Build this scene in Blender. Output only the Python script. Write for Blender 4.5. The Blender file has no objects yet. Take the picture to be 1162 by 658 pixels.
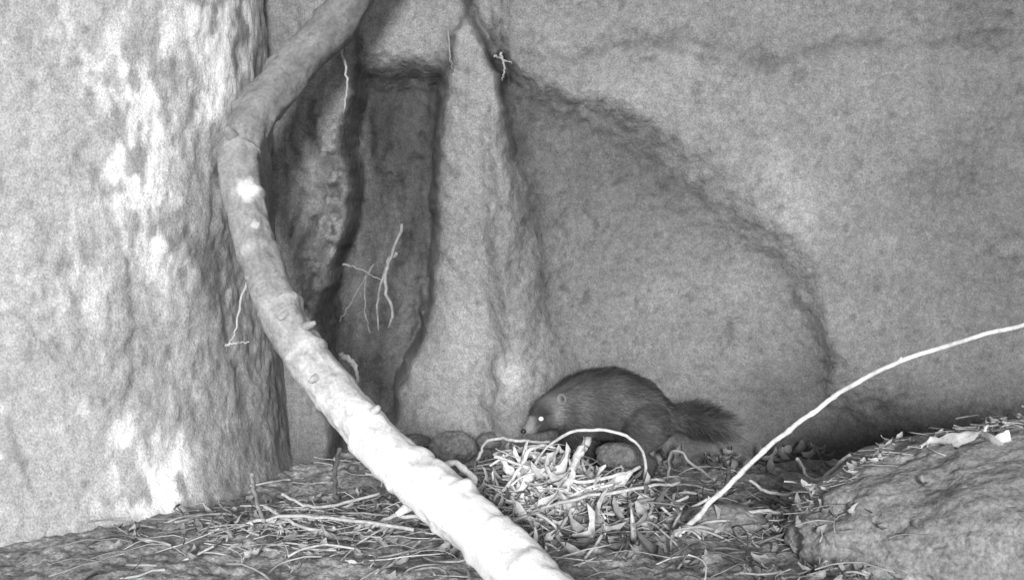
import bpy, math, random
import numpy as np
from mathutils import Vector
random.seed(7); rng=np.random.default_rng(11)
scene=bpy.context.scene
scene.view_settings.view_transform='Standard'
try: scene.view_settings.look='None'
except Exception: pass
scene.view_settings.exposure=0

# ---------------------------------------------------------------- image pixel helper (unprojects image coordinates at a chosen depth to metres)
H=0.85; PITCH=math.radians(5); F=1291.0
cp,sp=math.cos(PITCH),math.sin(PITCH)
def S(u,v,y):
    rx=(u-581)/F; ru=-(v-329)/F
    dy=cp+sp*ru; dz=-sp+cp*ru
    k=y/dy
    return np.array([rx*k,y,H+dz*k])
def proj(X,Y,Z):
    dz=Z-H; f=Y*cp-dz*sp; up=Y*sp+dz*cp
    return 581+F*X/f, 329-F*up/f

# ---------------------------------------------------------------- noise
def _h(ix,iy,iz,seed):
    n=(ix.astype(np.int64)*374761393+iy.astype(np.int64)*668265263+iz.astype(np.int64)*2147483647+seed*1274126177)&0xffffffff
    n=((n^(n>>13))*1274126177)&0xffffffff
    n=((n^(n>>16))*2246822519)&0xffffffff
    return ((n^(n>>15))&0xffffff)/float(0xffffff)
def vn(x,y,z=None,seed=0):
    if z is None: z=np.zeros_like(x)
    xi,yi,zi=np.floor(x),np.floor(y),np.floor(z)
    fx,fy,fz=x-xi,y-yi,z-zi
    fx=fx*fx*(3-2*fx);fy=fy*fy*(3-2*fy);fz=fz*fz*(3-2*fz)
    r=0
    for a in (0,1):
        for b in (0,1):
            for c in (0,1):
                w=(fx if a else 1-fx)*(fy if b else 1-fy)*(fz if c else 1-fz)
                r=r+w*_h(xi+a,yi+b,zi+c,seed)
    return r*2-1
def fbm(x,y,z=None,o=4,seed=0):
    if z is None: z=np.zeros_like(x)
    r=0;a=1;t=0
    for i in range(o):
        r=r+a*vn(x*2**i+7.3*i,y*2**i-3.1*i,z*2**i+1.7*i,seed+i); t+=a; a*=.5
    return r/t
def ss(a,b,x):
    t=np.clip((x-a)/(b-a),0,1); return t*t*(3-2*t)
def pdist(u,v,pts):
    d=np.full(u.shape,1e9)
    for (x0,y0),(x1,y1) in zip(pts[:-1],pts[1:]):
        dx,dy=x1-x0,y1-y0
        t=np.clip(((u-x0)*dx+(v-y0)*dy)/(dx*dx+dy*dy),0,1)
        d=np.minimum(d,np.hypot(u-x0-t*dx,v-y0-t*dy))
    return d

# ---------------------------------------------------------------- mesh helpers
def make_mesh(name,verts,faces,tone=None,mat=None,smooth=True,parent=None):
    me=bpy.data.meshes.new(name)
    verts=np.asarray(verts,dtype=float)
    me.from_pydata(verts.tolist(),[],faces if isinstance(faces,list) else faces.tolist())
    if tone is not None:
        a=me.color_attributes.new("tone",'FLOAT_COLOR','POINT')
        t=np.clip(np.asarray(tone,dtype=np.float32),0,1)
        c=np.stack([t,t,t,np.ones_like(t)],1).ravel()
        a.data.foreach_set("color",c)
    me.polygons.foreach_set("use_smooth",[smooth]*len(me.polygons))
    me.update()
    ob=bpy.data.objects.new(name,me); scene.collection.objects.link(ob)
    if mat: me.materials.append(mat)
    if parent: ob.parent=parent
    return ob
def gridfaces(nr,nc,wrap=False):
    i=np.arange(nr-1)[:,None]; j=np.arange(nc if wrap else nc-1)[None,:]
    j2=(j+1)%nc
    return np.stack([i*nc+j,i*nc+j2,(i+1)*nc+j2,(i+1)*nc+j],-1).reshape(-1,4)
class B:
    def __init__(s): s.v=[];s.f=[];s.t=[];s.n=0
    def add(s,v,f,t):
        v=np.asarray(v,float); s.v.append(v)
        s.f+= [tuple(int(k)+s.n for k in q) for q in f]
        s.t.append(np.full(len(v),t) if np.isscalar(t) else np.asarray(t)); s.n+=len(v)
    def tube(s,pts,rad,t,ns=5,rough=0.0):
        pts=np.asarray(pts,float); m=len(pts); rad=np.broadcast_to(rad,(m,))
        tan=np.gradient(pts,axis=0); tan/=np.linalg.norm(tan,axis=1)[:,None]+1e-9
        ref=np.array([0.13,1,.07]) if abs(tan[0][1])<.9 else np.array([1,0.1,0])
        vs=[]
        for k in range(m):
            a=np.cross(tan[k],ref); a/=np.linalg.norm(a)+1e-9; b=np.cross(tan[k],a)
            th=np.arange(ns)/ns*2*math.pi
            r=rad[k]*(1+rough*(rng.random(ns)-.5))
            vs.append(pts[k]+(np.cos(th)*r)[:,None]*a+(np.sin(th)*r)[:,None]*b)
        vs=np.concatenate(vs)
        f=gridfaces(m,ns,True).tolist()
        f.append(list(range(ns))); f.append([ (m-1)*ns+q for q in range(ns)])
        tt=t if np.isscalar(t) else np.repeat(np.asarray(t),ns)
        s.add(vs,f,tt)
    def leaf(s,c,L,W,ang,tilt,curl,t):
        nu,nw=7,4; vs=[]
        ca,sa=math.cos(ang),math.sin(ang)
        ct,st=math.cos(tilt),math.sin(tilt); ro=random.uniform(-.9,.9)
        for i in range(nu):
            a=i/(nu-1); w=W*math.sin(math.pi*(.06+.9*a))**.8*(.75+.5*random.random())
            for j in range(nw):
                b=(j/(nw-1)-.5)
                x=(a-.5)*L; y=b*w; z=curl*L*((a-.5)**2*3+ (b*2)**2*.35)+ .06*L*math.sin(a*9+b*5)
                y,z=y*math.cos(ro)-z*math.sin(ro), y*math.sin(ro)+z*math.cos(ro)
                x2=x*ct-z*st; z2=x*st+z*ct
                vs.append((c[0]+x2*ca-y*sa,c[1]+x2*sa+y*ca,c[2]+z2))
        s.add(vs,gridfaces(nu,nw).tolist(),t)
    def obj(s,name,mat,smooth=True,parent=None):
        return make_mesh(name,np.concatenate(s.v),s.f,np.concatenate(s.t),mat,smooth,parent)
def smoothpath(pts,n):
    pts=np.asarray(pts,float); m=len(pts)
    P=np.vstack([2*pts[0]-pts[1],pts,2*pts[-1]-pts[-2]])
    out=[]
    for q in np.linspace(0,m-1-1e-6,n):
        i=int(q);t=q-i
        p0,p1,p2,p3=P[i],P[i+1],P[i+2],P[i+3]
        out.append(.5*((2*p1)+(-p0+p2)*t+(2*p0-5*p1+4*p2-p3)*t*t+(-p0+3*p1-3*p2+p3)*t**3))
    return np.array(out)

# ---------------------------------------------------------------- materials
def tone_mat(name,layers,bumps,rough=.9,spec=.15,stretch=(1,1,1)):
    m=bpy.data.materials.new(name); m.use_nodes=True
    nt=m.node_tree; N=nt.nodes; Lk=nt.links
    bs=N['Principled BSDF']; bs.inputs['Roughness'].default_value=rough
    bs.inputs['Specular IOR Level'].default_value=spec
    tc=N.new('ShaderNodeTexCoord'); mp=N.new('ShaderNodeMapping'); mp.inputs['Scale'].default_value=stretch
    Lk.new(tc.outputs['Object'],mp.inputs['Vector'])
    at=N.new('ShaderNodeAttribute'); at.attribute_name='tone'
    cur=at.outputs['Fac']
    def tex(kind,scale,detail):
        t=N.new('ShaderNodeTexNoise'); t.inputs['Scale'].default_value=scale; t.inputs['Detail'].default_value=detail
        t.inputs['Roughness'].default_value=.65; o=t.outputs['Fac']
        Lk.new(mp.outputs['Vector'],t.inputs['Vector']); return o
    for kind,sc,de,a0,a1,lo,hi in layers:
        o=tex(kind,sc,de); mr=N.new('ShaderNodeMapRange')
        mr.inputs['From Min'].default_value=a0; mr.inputs['From Max'].default_value=a1
        mr.inputs['To Min'].default_value=lo; mr.inputs['To Max'].default_value=hi
        Lk.new(o,mr.inputs['Value'])
        mu=N.new('ShaderNodeMath'); mu.operation='MULTIPLY'; Lk.new(cur,mu.inputs[0]); Lk.new(mr.outputs[0],mu.inputs[1]); cur=mu.outputs[0]
    cl=N.new('ShaderNodeClamp'); Lk.new(cur,cl.inputs[0]); cl.inputs['Max'].default_value=.9
    cb=N.new('ShaderNodeCombineColor')
    for k in range(3): Lk.new(cl.outputs[0],cb.inputs[k])
    Lk.new(cb.outputs[0],bs.inputs['Base Color'])
    prev=None
    for kind,sc,de,st,di in bumps:
        o=tex(kind,sc,de); b=N.new('ShaderNodeBump'); b.inputs['Strength'].default_value=st; b.inputs['Distance'].default_value=di
        Lk.new(o,b.inputs['Height'])
        if prev: Lk.new(prev,b.inputs['Normal'])
        prev=b.outputs['Normal']
    if prev: Lk.new(prev,bs.inputs['Normal'])
    return m
earth=tone_mat('earth',[('n',48,3,.33,.67,.82,1.18),('n',210,2,.3,.7,.68,1.32)],[('n',34,5,.65,.018)])
bark=tone_mat('bark',[('n',44,3,.33,.67,.84,1.16),('n',210,2,.3,.7,.70,1.30)],[('n',30,5,.5,.016)],stretch=(1,1,.85))
soil=tone_mat('soil',[('n',14,3,.3,.7,.7,1.25),('n',90,4,.33,.67,.5,1.5)],[('n',50,4,.7,.012)])
branchm=tone_mat('branch_wood',[('n',12,3,.35,.65,.88,1.12),('n',110,3,.33,.67,.8,1.2)],[('n',45,4,.5,.006)],rough=.8)
strawm=tone_mat('straw',[('n',60,2,.3,.7,.72,1.2)],[],rough=.8,spec=.08)
rockm=tone_mat('rock',[('n',11,4,.3,.7,.75,1.2),('n',90,4,.33,.67,.62,1.36)],[('n',30,5,.7,.018)])
furm=tone_mat('fur',[],[],rough=.6,spec=.2)
eyem=tone_mat('eye',[],[],rough=.1,spec=.8)

# ---------------------------------------------------------------- earth bank (wall behind)
NX,NZ=820,460
xs=np.linspace(-3.6,3.6,NX); zs=np.linspace(-.15,2.7,NZ)
xs=np.sign(xs)*(np.abs(xs)/3.6)**1.35*3.6
X,Z=np.meshgrid(xs,zs)
Yb=np.full_like(X,3.52)
u,v=proj(X,Yb,Z)
wob=13*fbm(X*5,Z*5,o=4,seed=3); u2=u+wob+6*fbm(X*26,Z*20,o=3,seed=9); v2=v+18*fbm(X*5,Z*5,seed=5)+9*fbm(X*22,Z*22,o=3,seed=19)
Lb=np.interp(v2,[-200,20,50,90,200,300,430,540],[518,519,503,499,497,488,460,435])
Rb=np.interp(v2,[-200,15,60,90,150,230,330,430,540],[522,528,552,564,582,606,638,672,700])
Cb=np.interp(v2,[0,80,130,200,300,360,400,470,560],[408,404,400,392,384,362,368,374,380])
Dv=np.interp(u2,[560,575,600,640,700,740,780,860,905,935,950,990,1300],[60,78,92,112,126,148,186,256,306,372,430,480,560])
shR=np.interp(v2,[60,140,240,350,500],[9,18,45,85,120])
butt=ss(-13,13,u2-Lb)*ss(-1,1,(Rb-u2)/shR)*ss(-10,40,v2)
mid=(Lb+Rb)/2; half=np.maximum((Rb-Lb)/2,8)
round_=np.clip(1-((u2-mid)/half)**2,0,1)
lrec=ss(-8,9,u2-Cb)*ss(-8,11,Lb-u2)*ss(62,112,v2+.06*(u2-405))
soft=np.interp(u2,[560,640,760,900],[12,24,32,48])
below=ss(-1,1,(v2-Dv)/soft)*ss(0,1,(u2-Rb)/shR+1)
over=(1-below)*ss(540,580,u2)
rel=np.zeros_like(X)
rel+=butt*(.07+.05*round_)
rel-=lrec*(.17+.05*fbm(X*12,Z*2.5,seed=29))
rel+=over*.085
slab=(1-ss(-5,6,u2-Cb))*ss(250,300,u2)
rel+=slab*(.04+.02*fbm(X*22,Z*3,seed=28))
tone=np.full_like(X,.24)
tone=np.where(v2<80,.25,tone)
tone=tone*(1-slab)+slab*(.21+.05*fbm(X*14,Z*3,seed=30))
tone=tone*(1-lrec)+lrec*(.085+.045*fbm(X*16,Z*3,seed=33)+.03*ss(430,400,u2)*ss(250,150,v2)+.035*ss(220,350,v2))  # left recess: shade of the deep hollow painted into its tone
tone=tone*(1-butt)+butt*(.265+.06*fbm(X*7,Z*2.5,seed=31))
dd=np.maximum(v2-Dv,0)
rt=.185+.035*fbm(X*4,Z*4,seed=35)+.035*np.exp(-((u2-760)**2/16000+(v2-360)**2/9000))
rt-=.085*np.exp(-dd/95)*ss(860,640,u2)+.045*np.exp(-dd/55)*ss(640,800,u2)  # shade below the overhang lip painted as a dark gradient
rt-=.05*np.exp(-(np.maximum(u2-Rb,0)/38))*ss(380,120,v2)  # shade next to the buttress edge, also painted into the tone
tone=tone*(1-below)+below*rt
ot=.225+.04*fbm(X*3.5,Z*3.5,seed=37)+.07*np.exp(-((u2-880)**2/2600+(v2-240)**2/1400))+.05*np.exp(-((u2-740)**2/9000+(v2-100)**2/700))
tone=tone*(1-over)+over*ot
tone-=.055*ss(880,1150,u2)  # flash falloff towards the right painted into the wall tone
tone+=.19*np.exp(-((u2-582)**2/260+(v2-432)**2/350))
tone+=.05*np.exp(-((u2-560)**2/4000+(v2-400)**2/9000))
base=ss(385,490,v2)*ss(820,900,u2); tone*=1-.45*base  # lower right corner: weaker flash light painted as darker tone
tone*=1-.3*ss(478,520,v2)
def crack_or_shade(pts,w,depth,dark):
    global rel,tone
    d=pdist(u2,v2,pts); fade=.6+.9*fbm(X*9,Z*9,seed=61)
    g=np.exp(-(d/w)**2)*np.clip(fade,0,1)
    rel=rel-depth*g; tone=tone*(1-dark*g)
crack_or_shade([(524,-30),(528,8),(540,38),(556,62),(574,80),(578,110)],9,.05,.9)
crack_or_shade([(560,66),(620,60),(700,52),(770,50),(830,64),(900,62),(1000,50),(1180,44)],7,.010,.3)
crack_or_shade([(536,26),(600,66),(640,112),(690,122)],9,.010,.25)
crack_or_shade([(405,85),(450,92),(498,86)],10,.006,.25)
crack_or_shade([(499,86),(494,160),(495,240),(486,320),(466,400)],17,.02,.4)  # shadow along the buttress's left edge, painted as a wide soft band
crack_or_shade([(403,8),(401,80),(392,140),(396,230),(384,310),(368,372)],4,.03,.6)
crack_or_shade([(352,120),(362,170),(356,235),(340,300),(346,380),(368,470)],4,.03,.55)
crack_or_shade([(330,130),(336,200),(322,270)],3,.02,.4)
crack_or_shade([(378,20),(386,60),(350,130)],3,.02,.4)
crack_or_shade([(566,80),(578,130),(594,180)],15,.02,.4)  # shaded wedge right of the buttress, painted with a shallow groove
crack_or_shade([(604,210),(622,300),(634,370)],18,.004,.22)
crack_or_shade([(880,40),(885,120),(930,170),(940,260)],9,.004,.12)
crack_or_shade([(1060,30),(1065,140),(1110,230)],8,.004,.12)
crack_or_shade([(430,200),(455,250),(440,330),(415,420)],6,.02,.4)
crack_or_shade([(412,120),(425,220),(410,330),(400,420)],5,.01,.3)
crack_or_shade([(475,120),(470,220),(474,300)],5,.01,.3)
rim=np.exp(-((u2-(Cb-18))/14)**2)*ss(120,160,v2)*(1-ss(360,400,v2))
tone*=1-.45*rim*(vn(X*60,Z*60,seed=44)>.0)
pit=ss(.38,.6,fbm(X*30,Z*24,o=3,seed=62)); tone*=1-.24*pit; rel-=.004*pit
tone*=1+.14*fbm(X*9,Z*7,o=5,seed=63)+.10*fbm(X*24,Z*9,o=3,seed=66)
pale=ss(.32,.6,fbm(X*11,Z*13,o=4,seed=64)); tone*=1+.15*pale
wr=1-np.abs(fbm(X*16+2*fbm(X*5,Z*5,seed=68),Z*10,o=3,seed=67))*7; wr=np.clip(wr,0,1)*ss(-.05,.3,fbm(X*4,Z*4,seed=69)); tone*=1-.14*wr; rel-=.003*wr
rel+=.045*fbm(X*3,Z*3,o=3,seed=50)+.020*fbm(X*10,Z*8,o=4,seed=51)+.009*fbm(X*40,Z*40,o=3,seed=52)
rel+=.084*np.exp(-np.maximum(Z,0)/.07)
rel+=.02*rim*vn(X*40,Z*40,seed=53)
tone=np.maximum(tone,.05)
Y=3.60-rel+.02*np.abs(X)
Y+= .35*ss(1.9,2.7,Z)+.6*ss(2.6,3.6,np.abs(X))
V=np.stack([X,Y,Z],-1)
rows=[V]; tr=[tone]
for k in range(1,9):
    r=V[-1].copy(); r[:,1]+=k*.8*(1+k*.2); r[:,2]+=.12*k+.1*fbm(r[:,0]*1.2,r[:,1]*1.2,seed=70); rows.append(r[None]); tr.append(tone[-1][None])
V=np.concatenate(rows); T=np.concatenate(tr)
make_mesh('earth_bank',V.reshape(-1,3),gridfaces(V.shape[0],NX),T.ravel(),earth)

# ---------------------------------------------------------------- big tree trunk on the left
NT,NZt=820,420
th=np.linspace(0,2*math.pi,NT,endpoint=False)
zz=-.2+4.4*(np.linspace(0,1,NZt)**1.6)
TH,ZZ=np.meshgrid(th,zz)
cx,cy=-1.56,3.56
nx,ny=np.cos(TH),np.sin(TH)
R0=.84+.06*np.exp(-np.maximum(ZZ,0)/.18)-.02*ZZ
R0=R0+.045*fbm(nx*1.8,ny*1.8,ZZ*1.2,o=3,seed=80)+.014*fbm(nx*5,ny*5,ZZ*5,o=4,seed=81)+.008*fbm(nx*22,ny*22,ZZ*20,o=4,seed=82)
R=R0.copy()
Xt,Yt=cx+R*nx,cy+R*ny
ut,vt=proj(Xt,np.maximum(Yt,.5),ZZ)
w1=26*fbm(nx*8,ny*8,ZZ*7,seed=83); ut+=w1; vt+=w1*1.5
streak=fbm(nx*20,ny*20,ZZ*13,o=5,seed=84)
tt=.39+.09*fbm(nx*6,ny*6,ZZ*6,o=5,seed=85)
tt+=.12*ss(.15,.5,fbm(nx*18,ny*18,ZZ*16,o=5,seed=87))
tt*=1-.26*ss(.3,.55,fbm(nx*30,ny*30,ZZ*28,o=3,seed=88))
def patch(cu,cv,ru,rv,a,th0=-.1):
    global tt
    g=np.exp(-(((ut-cu)/ru)**2+((vt-cv)/rv)**2)**1.3)
    tt=tt+a*g*ss(th0-.15,th0+.2,streak)
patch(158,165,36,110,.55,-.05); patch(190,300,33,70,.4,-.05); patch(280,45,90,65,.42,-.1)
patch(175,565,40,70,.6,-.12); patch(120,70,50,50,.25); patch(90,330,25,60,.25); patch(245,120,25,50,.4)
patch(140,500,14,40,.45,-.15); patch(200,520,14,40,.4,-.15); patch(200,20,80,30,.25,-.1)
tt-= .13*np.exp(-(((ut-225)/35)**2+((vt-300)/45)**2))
tt-= .15*ss(235,320,ut)  # right side darkened: shading of the turning trunk put into the colour
def tcr(pts,w,dark):
    global tt,R
    g=np.exp(-(pdist(ut,vt,pts)/w)**2); tt=tt*(1-dark*g); R=R-.005*g
tcr([(120,200),(140,300),(150,380),(138,470)],5,.2); tcr([(20,360),(60,400),(75,300)],4,.2)
tcr([(262,150),(250,300),(268,420),(300,520)],6,.25); tcr([(12,480),(40,560)],4,.22)
tcr([(225,280),(240,310),(236,340)],9,.35)
Xt,Yt=cx+R*nx,cy+R*ny
tt=np.maximum(tt,.1)
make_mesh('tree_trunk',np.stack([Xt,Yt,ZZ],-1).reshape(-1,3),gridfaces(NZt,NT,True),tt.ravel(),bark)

# ---------------------------------------------------------------- ground
def warp(t,c,near,far): return c+near*t+far*np.sign(t)*np.abs(t)**9
gx=warp(np.linspace(-1,1,520),0,2.6,80); gy=warp(np.linspace(-1,1,420),2.9,1.7,80)
GX,GY=np.meshgrid(gx,gy)
def gz(x,y):
    near=np.exp(-((x/3)**2+((y-3)/2)**2)**2)
    z=.03*fbm(x*2.2,y*2.2,o=3,seed=90)+.018*fbm(x*11,y*11,o=4,seed=91)*near+.010*fbm(x*45,y*45,o=2,seed=92)*near
    z=z+.05*np.exp(-((x-.1)/.32)**2-((y-2.98)/.2)**2)
    z=z+.05*np.exp(-((x+.05)/.25)**2-((y-3.5)/.12)**2)
    return z-.01
GZ=gz(GX,GY)
gt=.36+.10*fbm(GX*5,GY*5,seed=93)+.12*fbm(GX*40,GY*40,seed=94)
make_mesh('ground',np.stack([GX,GY,GZ],-1).reshape(-1,3),gridfaces(len(gy),len(gx)),gt.ravel(),soil)
def g1(x,y): return float(gz(np.array([x]),np.array([y]))[0])

# ---------------------------------------------------------------- branch
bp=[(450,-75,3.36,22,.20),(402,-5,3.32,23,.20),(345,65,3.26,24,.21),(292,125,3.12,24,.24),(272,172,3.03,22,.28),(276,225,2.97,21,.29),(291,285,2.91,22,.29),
    (313,345,2.85,24,.33),(346,400,2.78,25,.44),(390,458,2.71,26,.66),(437,508,2.62,29,.92),(492,555,2.52,32,.95),(545,602,2.42,34,.95),(615,668,2.26,36,.92),(700,745,2.08,38,.85)]  # tone climbs towards the near end: flash blow-out painted into the wood
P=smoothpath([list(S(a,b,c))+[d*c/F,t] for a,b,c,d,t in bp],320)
nb=44; c=P[:,:3].copy()
arc0=np.arange(len(P))/len(P)
c[:,0]+=.008*fbm(arc0*26,arc0*0,seed=108); c[:,2]+=.008*fbm(arc0*26,arc0*0+5,seed=109)
tan=np.gradient(c,axis=0); tan/=np.linalg.norm(tan,axis=1)[:,None]
ref=np.array([0,1.,0]); A=np.cross(tan,ref); A/=np.linalg.norm(A,axis=1)[:,None]; Bv=np.cross(tan,A)
thb=np.linspace(0,2*math.pi,nb,endpoint=False)
arc=np.cumsum(np.r_[0,np.linalg.norm(np.diff(c,axis=0),axis=1)])
AR,TB=np.meshgrid(arc,thb,indexing='ij')
rr=P[:,3][:,None]*(1+.18*fbm(AR*9,np.cos(TB)*1.2,np.sin(TB)*1.2,o=3,seed=101)+.11*fbm(AR*38,np.cos(TB)*3,np.sin(TB)*3,o=3,seed=102))
ring=np.exp(-(((AR/.15+.4*vn(AR*3,AR*0,seed=107))%1)-.5)**2/.006)
rr+= .008*ring*(.5+vn(np.cos(TB)*1.2,np.sin(TB)*1.2,AR*3,seed=103))
bv=c[:,None,:]+np.cos(TB)[...,None]*rr[...,None]*A[:,None,:]+np.sin(TB)[...,None]*rr[...,None]*Bv[:,None,:]
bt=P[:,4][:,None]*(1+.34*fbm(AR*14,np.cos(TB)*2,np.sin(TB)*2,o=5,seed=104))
bt*=1-.26*ss(.25,.5,fbm(AR*45,np.cos(TB)*4,np.sin(TB)*4,o=3,seed=111))
bt+=.12*ring*(vn(np.cos(TB)*2,np.sin(TB)*2,AR*8,seed=105)>-.1)*ss(3.2,3.0,c[:,1])[:,None]
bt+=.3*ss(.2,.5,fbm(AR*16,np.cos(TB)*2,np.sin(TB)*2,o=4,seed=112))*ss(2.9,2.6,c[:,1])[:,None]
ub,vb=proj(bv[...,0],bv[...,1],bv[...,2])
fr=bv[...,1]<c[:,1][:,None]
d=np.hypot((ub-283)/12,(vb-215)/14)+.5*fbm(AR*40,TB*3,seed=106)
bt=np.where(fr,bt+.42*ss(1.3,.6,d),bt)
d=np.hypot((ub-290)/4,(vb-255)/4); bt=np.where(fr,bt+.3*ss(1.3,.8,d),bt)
fb=gridfaces(len(P),nb,True).tolist(); fb.append(list(range(nb))[::-1]); fb.append([(len(P)-1)*nb+q for q in range(nb)])
branch=bpy.data.objects.new('fallen_branch',None); scene.collection.objects.link(branch)
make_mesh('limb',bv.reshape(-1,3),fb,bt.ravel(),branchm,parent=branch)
st=B()
for (a,b,yy,du,dv,dy,r,t) in [(268,160,3.0,-12,-16,-.03,7,.3),(330,352,2.78,-14,10,-.02,5,.35),(418,472,2.64,12,-10,-.03,6,.6),(470,570,2.55,-20,14,-.03,6,.75),(342,372,2.76,16,-6,-.02,5,.35),(290,312,2.86,-12,4,-.02,5,.3),(365,425,2.7,-14,8,-.02,5,.45),(345,398,2.76,-18,14,-.02,6,.4)]:
    p0=S(a,b,yy+.02); p1=S(a+du*.6,b+dv*.6,yy+dy*.6); p2=S(a+du,b+dv,yy+dy)
    q=smoothpath([p0,p1,p2],6); st.tube(q,np.linspace(r*1.3,r*.5,6)*yy/F,t,8,.25)
st.obj('twig_stubs',branchm,parent=branch)

# ---------------------------------------------------------------- long arching twig
tw=B()
tp=smoothpath([S(752,628,2.74),S(775,602,2.74),S(812,565,2.72),S(850,528,2.70),S(893,490,2.67),S(932,461,2.64),S(972,434,2.61),S(1012,414,2.58),S(1080,390,2.55),S(1155,370,2.5),S(1240,356,2.45),S(1340,352,2.4)],120)
tp+=.004*np.stack([fbm(np.arange(120)*.25,np.zeros(120)+k,seed=110+k) for k in range(3)],1)
tr_=np.linspace(3.3,2.2,120)*2.65/F*(1+.25*(np.sin(np.arange(120)*.9)>.93))
tw.tube(tp,tr_,.72+.2*fbm(np.arange(120)*.3,np.zeros(120),seed=115),9,.1)
q=S(1012,414,2.58)
tw.tube(smoothpath([q,q+[.010,-.01,.008],q+[.018,-.012,.020]],5),np.linspace(.005,.002,5),.7,6)
tw.obj('arching_twig',strawm)

# ---------------------------------------------------------------- boulder right
N1,N2=360,240
ph=np.linspace(0,2*math.pi,N1,endpoint=False); la=np.linspace(-.5*math.pi,.5*math.pi,N2)
PH,LA=np.meshgrid(ph,la)
sx,sy,sz=np.cos(LA)*np.cos(PH),np.cos(LA)*np.sin(PH),np.sin(LA)
k=1+.11*fbm(sx*1.6,sy*1.6,sz*1.6,o=3,seed=120)+.045*fbm(sx*6,sy*6,sz*6,o=4,seed=121)+.014*fbm(sx*26,sy*26,sz*26,o=3,seed=122)
bx,by,bz=1.64+1.0*sx*k,2.72+.50*sy*k,-.07+.38*sz*k
rt_=.28+.08*fbm(sx*5,sy*5,sz*5,seed=123)+.13*ss(.1,.4,fbm(sx*9,sy*9,sz*9,seed=124))*ss(.72,.9,sz)
rt_*=1+.22*fbm(sx*22,sy*22,sz*22,seed=126)
make_mesh('boulder',np.stack([bx,by,bz],-1).reshape(-1,3),gridfaces(N2,N1,True),rt_.ravel(),rockm)
from mathutils.bvhtree import BVHTree
def bvh_of(name):
    me=bpy.data.objects[name].data
    return BVHTree.FromPolygons([vv.co.copy() for vv in me.vertices],[tuple(p.vertices) for p in me.polygons])
bb=bvh_of('boulder')
def on_boulder(x,y):
    h=bb.ray_cast(Vector((x,y,3)),Vector((0,0,-1)))[0]
    return h.z if h else None
def hit_boulder(u,v):
    d=S(u,v,1.0)-np.array([0,0,H]); h=bb.ray_cast(Vector((0,0,H)),Vector(d).normalized())[0]
    return np.array(h) if h else None
fl=B()
line=[(1044,514),(1060,503),(1085,505),(1110,498),(1130,504),(1146,500)]
cen=[]
for a,b in line:
    h=hit_boulder(a,b)
    if h is None: h=S(a,b,2.7)
    cen.append(h+np.array([0,0,.008]))
cen=smoothpath(cen,24); vs=[]
for i,p in enumerate(cen):
    w=.028*math.sin(math.pi*(.08+.86*i/23))**.6*(1+.5*math.sin(i*1.7)+.3*random.random())
    for j in range(6):
        b=j/5-.5; vs.append(p+np.array([.2*w*b,w*b*1.6,.012*math.cos(b*3+i*.5)+abs(b)*.01]))
fl.add(vs,gridfaces(24,6).tolist(),.9)
fl.obj('bark_flake',strawm)

# ---------------------------------------------------------------- stones
def stone(name,c,r,t,seed):
    n1,n2=64,40
    a,b=np.meshgrid(np.linspace(0,2*math.pi,n1,endpoint=False),np.linspace(-math.pi/2,math.pi/2,n2))
    x,y,z=np.cos(b)*np.cos(a),np.cos(b)*np.sin(a),np.sin(b)
    k=1+.22*fbm(x*1.5,y*1.5,z*1.5,o=3,seed=seed)+.06*fbm(x*7,y*7,z*7,o=3,seed=seed+5)
    return make_mesh(name,np.stack([c[0]+r[0]*x*k,c[1]+r[1]*y*k,c[2]+r[2]*z*k],-1).reshape(-1,3),gridfaces(n2,n1,True),(t+.04*fbm(x*3,y*3,z*3,seed=seed+9)).ravel(),rockm)
stone('stone',S(514,508,3.32),(.068,.055,.05),.22,200)
stone('stone',S(470,502,3.40),(.05,.05,.025),.2,210)
stone('stone',S(556,500,3.42),(.04,.04,.026),.2,220)
stone('stone',S(735,592,2.85),(.09,.06,.03),.3,230)
stone('stone',S(815,590,2.86),(.12,.08,.04),.28,240)
stone('stone',S(700,520,3.12),(.06,.05,.045),.18,250)

# ---------------------------------------------------------------- straw nest
ne=B()
def nest_h(x,y): return (.08+.02*math.sin(x*23)+.02*math.sin(x*41+y*17))*math.exp(-((x-.12)/.25)**2-((y-2.92)/.17)**2)
def strand(c,L,ang,t,r,arch=.1,b=ne,n=8,pitch=0):
    d=np.array([math.cos(ang)*math.cos(pitch),math.sin(ang)*math.cos(pitch),math.sin(pitch)]); side=np.array([-math.sin(ang),math.cos(ang),0])
    cu=random.uniform(-.25,.25); pts=[]; kk=random.uniform(-.5,.5); kz=random.uniform(-.15,.15)
    for i in range(n):
        a=i/(n-1)-.5
        kink=kk*max(a,0)*L
        pts.append(np.asarray(c)+d*L*a+side*(cu*L*(a*a*4)+kink)+np.array([0,0,arch*L*(1-4*a*a)+kz*kink+random.uniform(-.015,.015)*L]))
    b.tube(pts,r,t,5)
for i in range(760):
    x=random.gauss(.12,.19); y=random.gauss(2.90,.13)
    f=math.exp(-((x-.08)/.13)**2-((y-2.85)/.17)**2)
    z=g1(x,y)+nest_h(x,y)*random.uniform(.1,1.05)+.006
    t=min(.85,max(.12,random.gauss(.32+.36*f,.19)))  # paler at the nest centre: flash overexposure put into the strand tone
    strand((x,y,z),random.uniform(.05,.22),random.uniform(0,math.pi*2),t,random.choice([.0011,.0015,.002,.003,.004]),random.uniform(-.1,.2),pitch=random.gauss(0,.3))
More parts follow.
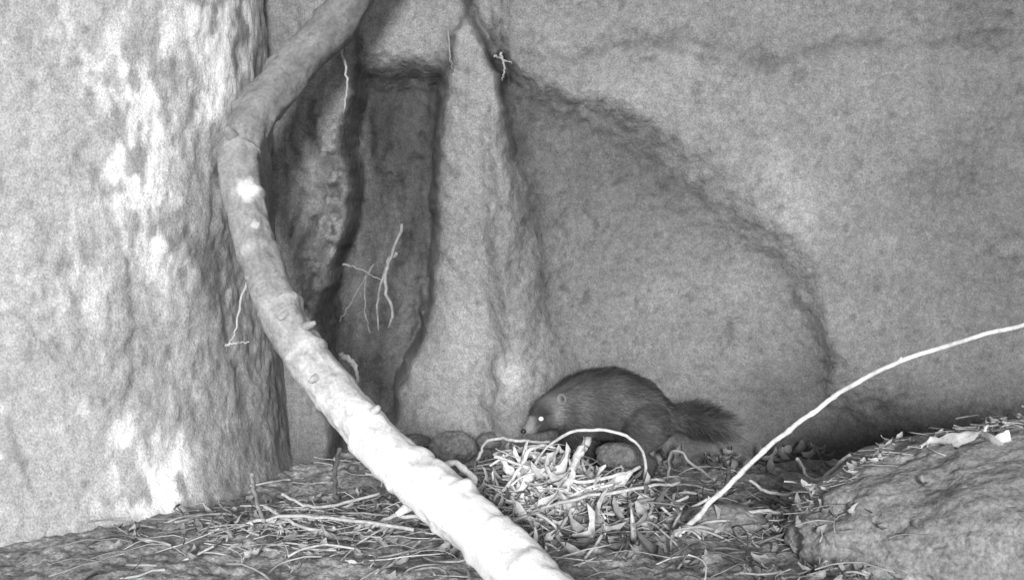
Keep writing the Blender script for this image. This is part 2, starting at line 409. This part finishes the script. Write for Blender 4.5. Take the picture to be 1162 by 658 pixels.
for i in range(230):
    x=random.gauss(.11,.17); y=random.gauss(2.88,.12)
    f=math.exp(-((x-.08)/.12)**2-((y-2.85)/.17)**2)
    z=g1(x,y)+nest_h(x,y)*random.uniform(.2,.95)+.006
    ne.leaf((x,y,z),random.uniform(.04,.13),random.uniform(.010,.032),random.uniform(0,6.28),random.gauss(0,.5),random.uniform(.1,.6),min(.85,max(.15,random.gauss(.34+.42*f,.18))))  # leaves get the same painted flash glare at the centre
for pts,r,t in [
    ([(592,560,2.9),(610,522,2.9),(640,494,2.92),(676,485,2.94),(708,492,2.95),(728,512,2.96),(731,545,2.97)],1.7,.6),
    ([(540,520,2.9),(556,500,2.92),(590,499,2.95),(625,502,2.98)],1.6,.5),
    ([(545,585,2.8),(575,550,2.85),(600,515,2.9),(618,503,2.95)],2.1,.7),
    ([(560,515,2.88),(600,530,2.86),(650,545,2.84),(700,540,2.86),(725,530,2.9)],1.8,.65),
    ([(498,528,2.8),(520,528,2.78),(538,545,2.78),(530,562,2.78),(510,560,2.78)],3.6,.85),
    ([(560,600,2.72),(620,575,2.74),(680,560,2.78),(740,552,2.84),(770,548,2.9)],1.8,.55),
    ([(728,560,2.86),(732,582,2.82),(732,600,2.79)],3.5,.5),
    ([(640,560,2.8),(655,520,2.9),(668,498,2.98)],4.5,.75),
    ([(755,545,3.0),(765,512,3.1),(790,528,3.1),(812,545,3.05)],1.6,.3)]:
    q=smoothpath([S(*p) for p in pts],26)
    q+=.011*np.stack([fbm(np.arange(26)*.35,np.zeros(26)+r*7,seed=140+k) for k in range(3)],1)
    ne.tube(q,r*2.9/F*(1+.3*fbm(np.arange(26)*.5,np.zeros(26),seed=143)),t*(1+.3*fbm(np.arange(26)*.4,np.zeros(26)+r,seed=144)),7,.3)
for a in [(660,515,2.93,.08,.05,.3,.9),(650,542,2.86,.10,.035,1.2,.6),(600,550,2.84,.09,.035,.5,.9),(697,552,2.86,.11,.03,.5,.3),(575,535,2.9,.08,.03,2.2,.6),(620,575,2.78,.11,.04,.2,.5),(590,585,2.76,.10,.04,2.7,.6),(655,585,2.77,.09,.04,1.,.4)]:
    ne.leaf(S(a[0],a[1],a[2]),a[3],a[4],a[5],a[6],.28,random.uniform(.65,.9))
ne.obj('straw_nest',strawm)

# ---------------------------------------------------------------- leaf litter on the floor
li=B()
def inside_trunk(x,y): return math.hypot(x-cx,y-cy)<.93
n=0
while n<1000:
    x=random.uniform(-1.0,1.5); y=random.uniform(2.3,3.5)
    if inside_trunk(x,y): continue
    if random.random()<.35: x=random.gauss(-.5,.2); y=random.gauss(2.85,.13)
    if inside_trunk(x,y): continue
    z=g1(x,y)+.004; hb=on_boulder(x,y)
    if hb is not None and hb>z:
        if random.random()<.9: n+=1; continue
        z=hb+.004
    left=math.exp(-((x+.5)/.3)**2)
    t=max(.12,random.gauss(.30+.24*left,.12))
    if random.random()<.72: strand((x,y,z+random.random()*.02),random.uniform(.03,.2),random.uniform(0,6.28),t,random.choice([.001,.0014,.002,.003]),random.uniform(0,.1),b=li,n=6,pitch=random.gauss(0,.12))
    else: li.leaf((x,y,z+.006),random.uniform(.02,.06),random.uniform(.01,.03),random.uniform(0,6.28),random.gauss(0,.4),random.uniform(.05,.5),t)
    n+=1
for i in range(120):   # litter gathered round the foot of the boulder
    x=random.gauss(.70,.07); y=random.uniform(2.4,3.0)
    hb=on_boulder(x,y); z=max(g1(x,y),hb if hb is not None else -1)+.006
    if z>.12: continue
    if random.random()<.6: strand((x,y,z),random.uniform(.03,.15),random.uniform(0,6.28),random.uniform(.2,.5),random.choice([.001,.0016,.0024]),.05,b=li,n=6,pitch=random.gauss(0,.15))
    else: li.leaf((x,y,z),random.uniform(.02,.06),random.uniform(.01,.03),random.uniform(0,6.28),random.gauss(0,.5),.4,random.uniform(.2,.45))
for i in range(110):
    uu=random.uniform(905,1160); vv=np.interp(uu,[905,930,1000,1060,1160],[580,556,516,494,476])+random.gauss(3,6)
    h=hit_boulder(uu,vv)
    if h is None: continue
    if random.random()<.4: li.leaf(h+[0,0,.004],random.uniform(.02,.045),random.uniform(.008,.018),random.uniform(0,6.28),random.gauss(0,.3),.3,random.uniform(.25,.6))
    else: strand(h+[0,0,.003],random.uniform(.03,.10),random.uniform(0,6.28),random.uniform(.25,.55),.0014,.03,b=li,n=5)
for i in range(130):
    x=random.uniform(-.4,1.3); y=3.44+random.gauss(0,.04)
    li.leaf((x,y,g1(x,y)+random.uniform(.01,.05)),random.uniform(.03,.08),random.uniform(.015,.04),random.uniform(0,6.28),random.gauss(0,.8),.3,random.uniform(.12,.28))
for pts,r,t in [([(268,598,2.75),(330,585,2.76),(400,590,2.7),(470,600,2.65)],2.0,.55),([(285,540,3.0),(292,570,2.85),(300,592,2.75)],2.5,.4),
    ([(320,560,2.9),(360,575,2.85),(430,560,2.9)],1.8,.5),([(386,508,3.1),(380,545,3.0),(384,582,2.9)],3,.15),([(420,600,2.7),(450,585,2.75),(500,590,2.7)],2.4,.6),
    ([(850,545,3.0),(880,560,2.95),(925,555,2.9)],2,.5),([(905,520,3.1),(925,545,2.9),(965,515,2.85)],2.2,.5),([(820,520,3.2),(826,535,3.1),(822,560,3.0)],3,.15),
    ([(780,590,2.85),(840,580,2.85),(910,583,2.8)],2,.45),([(300,575,2.85),(350,600,2.75),(380,598,2.75)],2,.55)]:
    q=smoothpath([S(*p) for p in pts],16); q+=rng.normal(0,.0020,q.shape); li.tube(q,r*2.9/F,t,6,.3)
li.obj('leaf_litter',strawm)

# ---------------------------------------------------------------- hanging rootlets
ro=B()
for pts,r,t in [
    ([(283,290,2.90),(279,320,2.92),(270,355,2.93),(266,380,2.93),(258,392,2.93)],1.6,.5),([(256,392,2.93),(268,389,2.93),(283,388,2.93)],1.5,.5),
    ([(386,48,3.42),(392,75,3.40),(394,100,3.40),(390,128,3.42)],1.8,.42),
    ([(456,255,3.62),(446,285,3.58),(436,310,3.58),(428,345,3.58),(430,375,3.60)],2.2,.27),
    ([(450,288,3.6),(440,298,3.58),(437,330,3.58),(446,352,3.58),(440,372,3.6)],3.0,.3),
    ([(390,300,3.58),(410,306,3.58),(432,318,3.58)],1.8,.24),([(415,310,3.58),(414,350,3.58),(420,380,3.6)],1.6,.22),
    ([(392,405,3.1),(404,416,3.08),(406,432,3.08),(398,448,3.1)],2.6,.45),
    ([(386,404,3.1),(396,408,3.09),(404,418,3.08)],3.8,.45),
    ([(568,60,3.42),(572,75,3.40),(570,92,3.42)],1.7,.36),([(562,64,3.42),(572,68,3.40),(580,72,3.42)],1.5,.36),
    ([(508,30,3.47),(510,60,3.46),(514,80,3.48)],1.4,.3),
    ([(425,300,3.6),(400,340,3.55),(385,365,3.55)],1.3,.22)]:
    q=smoothpath([S(*p) for p in pts],18); q+=rng.normal(0,.0018,q.shape); ro.tube(q,np.linspace(r,r*.5,18)*3.3/F,t,6,.3)
ro.obj('hanging_rootlets',strawm)

# ---------------------------------------------------------------- polecat
pol=bpy.data.objects.new('polecat',None); scene.collection.objects.link(pol)
YP=3.28
def ball_chain(bm_v,pts):
    for (a,b) in zip(pts[:-1],pts[1:]):
        p0,r0=S(a[0],a[1],a[2]),a[3]*a[2]/F; p1,r1=S(b[0],b[1],b[2]),b[3]*b[2]/F
        L=np.linalg.norm(p1-p0); n=max(2,int(L/(.22*min(r0,r1)))+1); n=min(n,30)
        for i in range(n+1):
            t=i/n; bm_v.append((p0+(p1-p0)*t,r0+(r1-r0)*t))
balls=[]
ball_chain(balls,[(598,488,3.18,5.5),(605,483,3.19,9.5),(614,475,3.20,16),(624,467,3.22,21),(637,462,3.25,25),(655,459,3.27,33),(674,458,3.29,40),(694,459,3.30,43),(715,466,3.30,41),(732,474,3.31,33),(745,475,3.31,24),(756,474,3.32,16),(772,474,3.32,13),(790,476,3.31,14),(806,480,3.30,13),(820,484,3.29,10),(831,487,3.28,5)])
for dy,du in ((-.045,0),(.05,12)):
    ball_chain(balls,[(656+du,478,YP+dy*.8,24),(650+du,500,YP+dy,15),(658+du,518,YP+dy,10.5),(652+du,534,YP+dy,8.5),(646+du,541,YP+dy,8),(636+du,543,YP+dy,6)])
    ball_chain(balls,[(728-du,482,YP+dy*.8,31),(715-du,505,YP+dy,20),(708-du,515,YP+dy,14),(722-du,520,YP+dy,12),(738-du,526,YP+dy,9),(734-du,538,YP+dy,8),(724-du,543,YP+dy,8),(714-du,544,YP+dy,6)])
for dy in (-.02,.025): ball_chain(balls,[(621,475,3.21+dy,13),(630,472,3.23+dy,15)])
import bmesh
ico=bmesh.new(); bmesh.ops.create_icosphere(ico,subdivisions=2,radius=1)
iv=np.array([v_.co[:] for v_ in ico.verts]); fi=[[v_.index for v_ in f.verts] for f in ico.faces]; ico.free()
bd=B()
for p,r in balls: bd.add(p+iv*r,fi,.1)
tmp=bd.obj('tmp_body',None)
m=tmp.modifiers.new('r','REMESH'); m.mode='VOXEL'; m.voxel_size=.0042
m=tmp.modifiers.new('s','SMOOTH'); m.iterations=9; m.factor=.5
dg=bpy.context.evaluated_depsgraph_get(); ev=tmp.evaluated_get(dg); em=ev.to_mesh()
nv=len(em.vertices); bvv=np.empty(nv*3); em.vertices.foreach_get('co',bvv); bvv=bvv.reshape(-1,3)
nn=np.empty(nv*3); em.vertices.foreach_get('normal',nn); nn=nn.reshape(-1,3)
bf=[list(p.vertices) for p in em.polygons]
ev.to_mesh_clear(); bpy.data.objects.remove(tmp)
def coat(Pn):  # fur colour, plus a highlight on the flank painted into it
    uu,vv=proj(Pn[:,0],Pn[:,1],Pn[:,2])
    t=.066+.04*fbm(Pn[:,0]*20,Pn[:,2]*20,Pn[:,1]*20,seed=300)
    t+=.08*np.exp(-((uu-668)/36)**2-((vv-440)/8)**2)*(.5+.7*fbm(Pn[:,0]*30,Pn[:,2]*10,seed=303))
    t+=.05*np.exp(-((uu-662)/9)**2-((vv-468)/16)**2)
    t+=.03*np.exp(-((uu-715)/22)**2-((vv-455)/14)**2)
    t+=.11*np.exp(-((uu-626)/20)**2-((vv-452)/9)**2)
    t+=.13*np.exp(-((uu-633)/6)**2-((vv-470)/14)**2)
    t+=.20*ss(611,602,uu)*(vv>472)
    t-=.04*np.exp(-((uu-616)/7)**2-((vv-472)/8)**2)
    t+=.09*ss(808,832,uu)
    return np.clip(t,.03,.6)
make_mesh('body',bvv,bf,coat(bvv),furm,parent=pol)
nf=34000
idx=rng.integers(0,nv,nf); p=bvv[idx]+rng.normal(0,.0016,(nf,3)); nrm=nn[idx]
uu,vv=proj(p[:,0],p[:,1],p[:,2])
flow=np.stack([np.ones(nf),np.zeros(nf),-.35*np.ones(nf)],1)
leg=ss(498,515,vv)[:,None]; flow=flow*(1-leg)+np.array([.15,0,-1])*leg
flow+=rng.normal(0,.3,(nf,3))
flow-=nrm*np.sum(flow*nrm,1)[:,None]; flow/=np.linalg.norm(flow,axis=1)[:,None]+1e-9
tail=ss(757,775,uu); head=ss(645,620,uu)
ln=(.017+.016*tail-.011*head)*(1-.6*leg[:,0])*rng.uniform(.6,1.5,nf)
lift=(.40+.35*tail)[:,None]
tip=p+(flow+nrm*lift)*ln[:,None]; midp=p+(flow*.5+nrm*lift*.75)*ln[:,None]
sd=np.cross(flow,nrm); sd/=np.linalg.norm(sd,axis=1)[:,None]+1e-9
w=(rng.uniform(.0006,.0012,nf)*(1-.4*head))[:,None]
fv=np.stack([p-sd*w,p+sd*w,midp+sd*w*.8,midp-sd*w*.8,tip],1).reshape(-1,3)
faces=[]
for q in (np.arange(nf)*5).tolist(): faces.append((q,q+1,q+2,q+3)); faces.append((q+3,q+2,q+4))
ft=np.repeat(coat(p)*rng.uniform(.55,1.7,nf),5)
make_mesh('fur_coat',fv,faces,ft,furm,parent=pol)
def ell(name,c,r,t,mat):
    b=B(); b.add(iv*np.array(r)+c,fi,t); return b.obj(name,mat,parent=pol)
ell('nose',S(594,489,3.17),(.009,.008,.007),.03,eyem)
ell('eye_near',S(614,475,3.157),(.0075,.006,.007),.9,eyem)  # eyeshine painted as a pale eye colour
ell('eye_far',S(604,476,3.22),(.005,.005,.005),.9,eyem)  # same painted eyeshine on the far eye
def ear(name,c,sc,yaw):
    b=B(); vs=[]; n1,n2=14,6
    for i in range(n2):
        r=i/(n2-1)
        for j in range(n1):
            a=math.pi*2*j/n1
            x=r*math.cos(a)*sc; z=r*math.sin(a)*sc*1.05; y=sc*.5*(1-r*r)
            x2=x*math.cos(yaw)-y*math.sin(yaw); y2=x*math.sin(yaw)+y*math.cos(yaw)
            vs.append((c[0]+x2,c[1]+y2,c[2]+z))
    b.add(vs,gridfaces(n2,n1,True).tolist(),np.repeat(np.linspace(.05,.24,n2),n1))
    ob=b.obj(name,furm,parent=pol); s=ob.modifiers.new('t','SOLIDIFY'); s.thickness=.003; return ob
ear('ear_near',S(637,453,3.180),.016,-.6)
ear('ear_far',S(616,450,3.25),.013,-.4)
wh=B()
for k in range(8):
    p0=S(603,486,3.165); a=-.9+k*.22
    wh.tube([p0,p0+[-.01+.01*k*.3,-.015,.012*math.sin(a)],p0+[.01*k*.4,-.03,.03*math.sin(a)]],[.0005,.0003,.0002],.4,4)
wh.obj('whiskers',furm,parent=pol)
cl=B()
for (uu_,dy) in ((634,-.045),(712,-.045),(646,.05),(700,.05)):
    for j in (-1,0,1):
        p0=S(uu_,543,YP+dy+j*.007); cl.tube([p0,p0+[-.008,0,-.001],p0+[-.014,0,-.006]],[.003,.002,.0006],.3,5)
cl.obj('claws',eyem,parent=pol)

# ---------------------------------------------------------------- light
el=math.radians(11); az=math.radians(0)
toS=Vector((math.sin(az)*math.cos(el),-math.cos(az)*math.cos(el),math.sin(el)))
sun=bpy.data.lights.new('sun','SUN'); sun.energy=3.5; sun.angle=math.radians(10); sun.color=(1,1,1)
so=bpy.data.objects.new('sun',sun); scene.collection.objects.link(so)
so.rotation_euler=toS.to_track_quat('Z','Y').to_euler()
wd=bpy.data.worlds.new('World'); scene.world=wd; wd.use_nodes=True
N=wd.node_tree.nodes; Lk=wd.node_tree.links
sky=N.new('ShaderNodeTexSky'); sky.sky_type='NISHITA'; sky.sun_disc=False; sky.sun_elevation=el
sky.sun_rotation=math.atan2(toS.x,toS.y)
bw=N.new('ShaderNodeRGBToBW'); Lk.new(sky.outputs[0],bw.inputs[0])
bg=N['Background']; Lk.new(bw.outputs[0],bg.inputs['Color']); bg.inputs['Strength'].default_value=.15

cam=bpy.data.cameras.new('camera'); cam.sensor_width=36; cam.lens=36*F/1162; cam.clip_end=500; cam.clip_start=.05
co=bpy.data.objects.new('camera',cam); scene.collection.objects.link(co)
co.location=(0,0,H); co.rotation_euler=(math.radians(90)-PITCH,0,0)
scene.camera=co
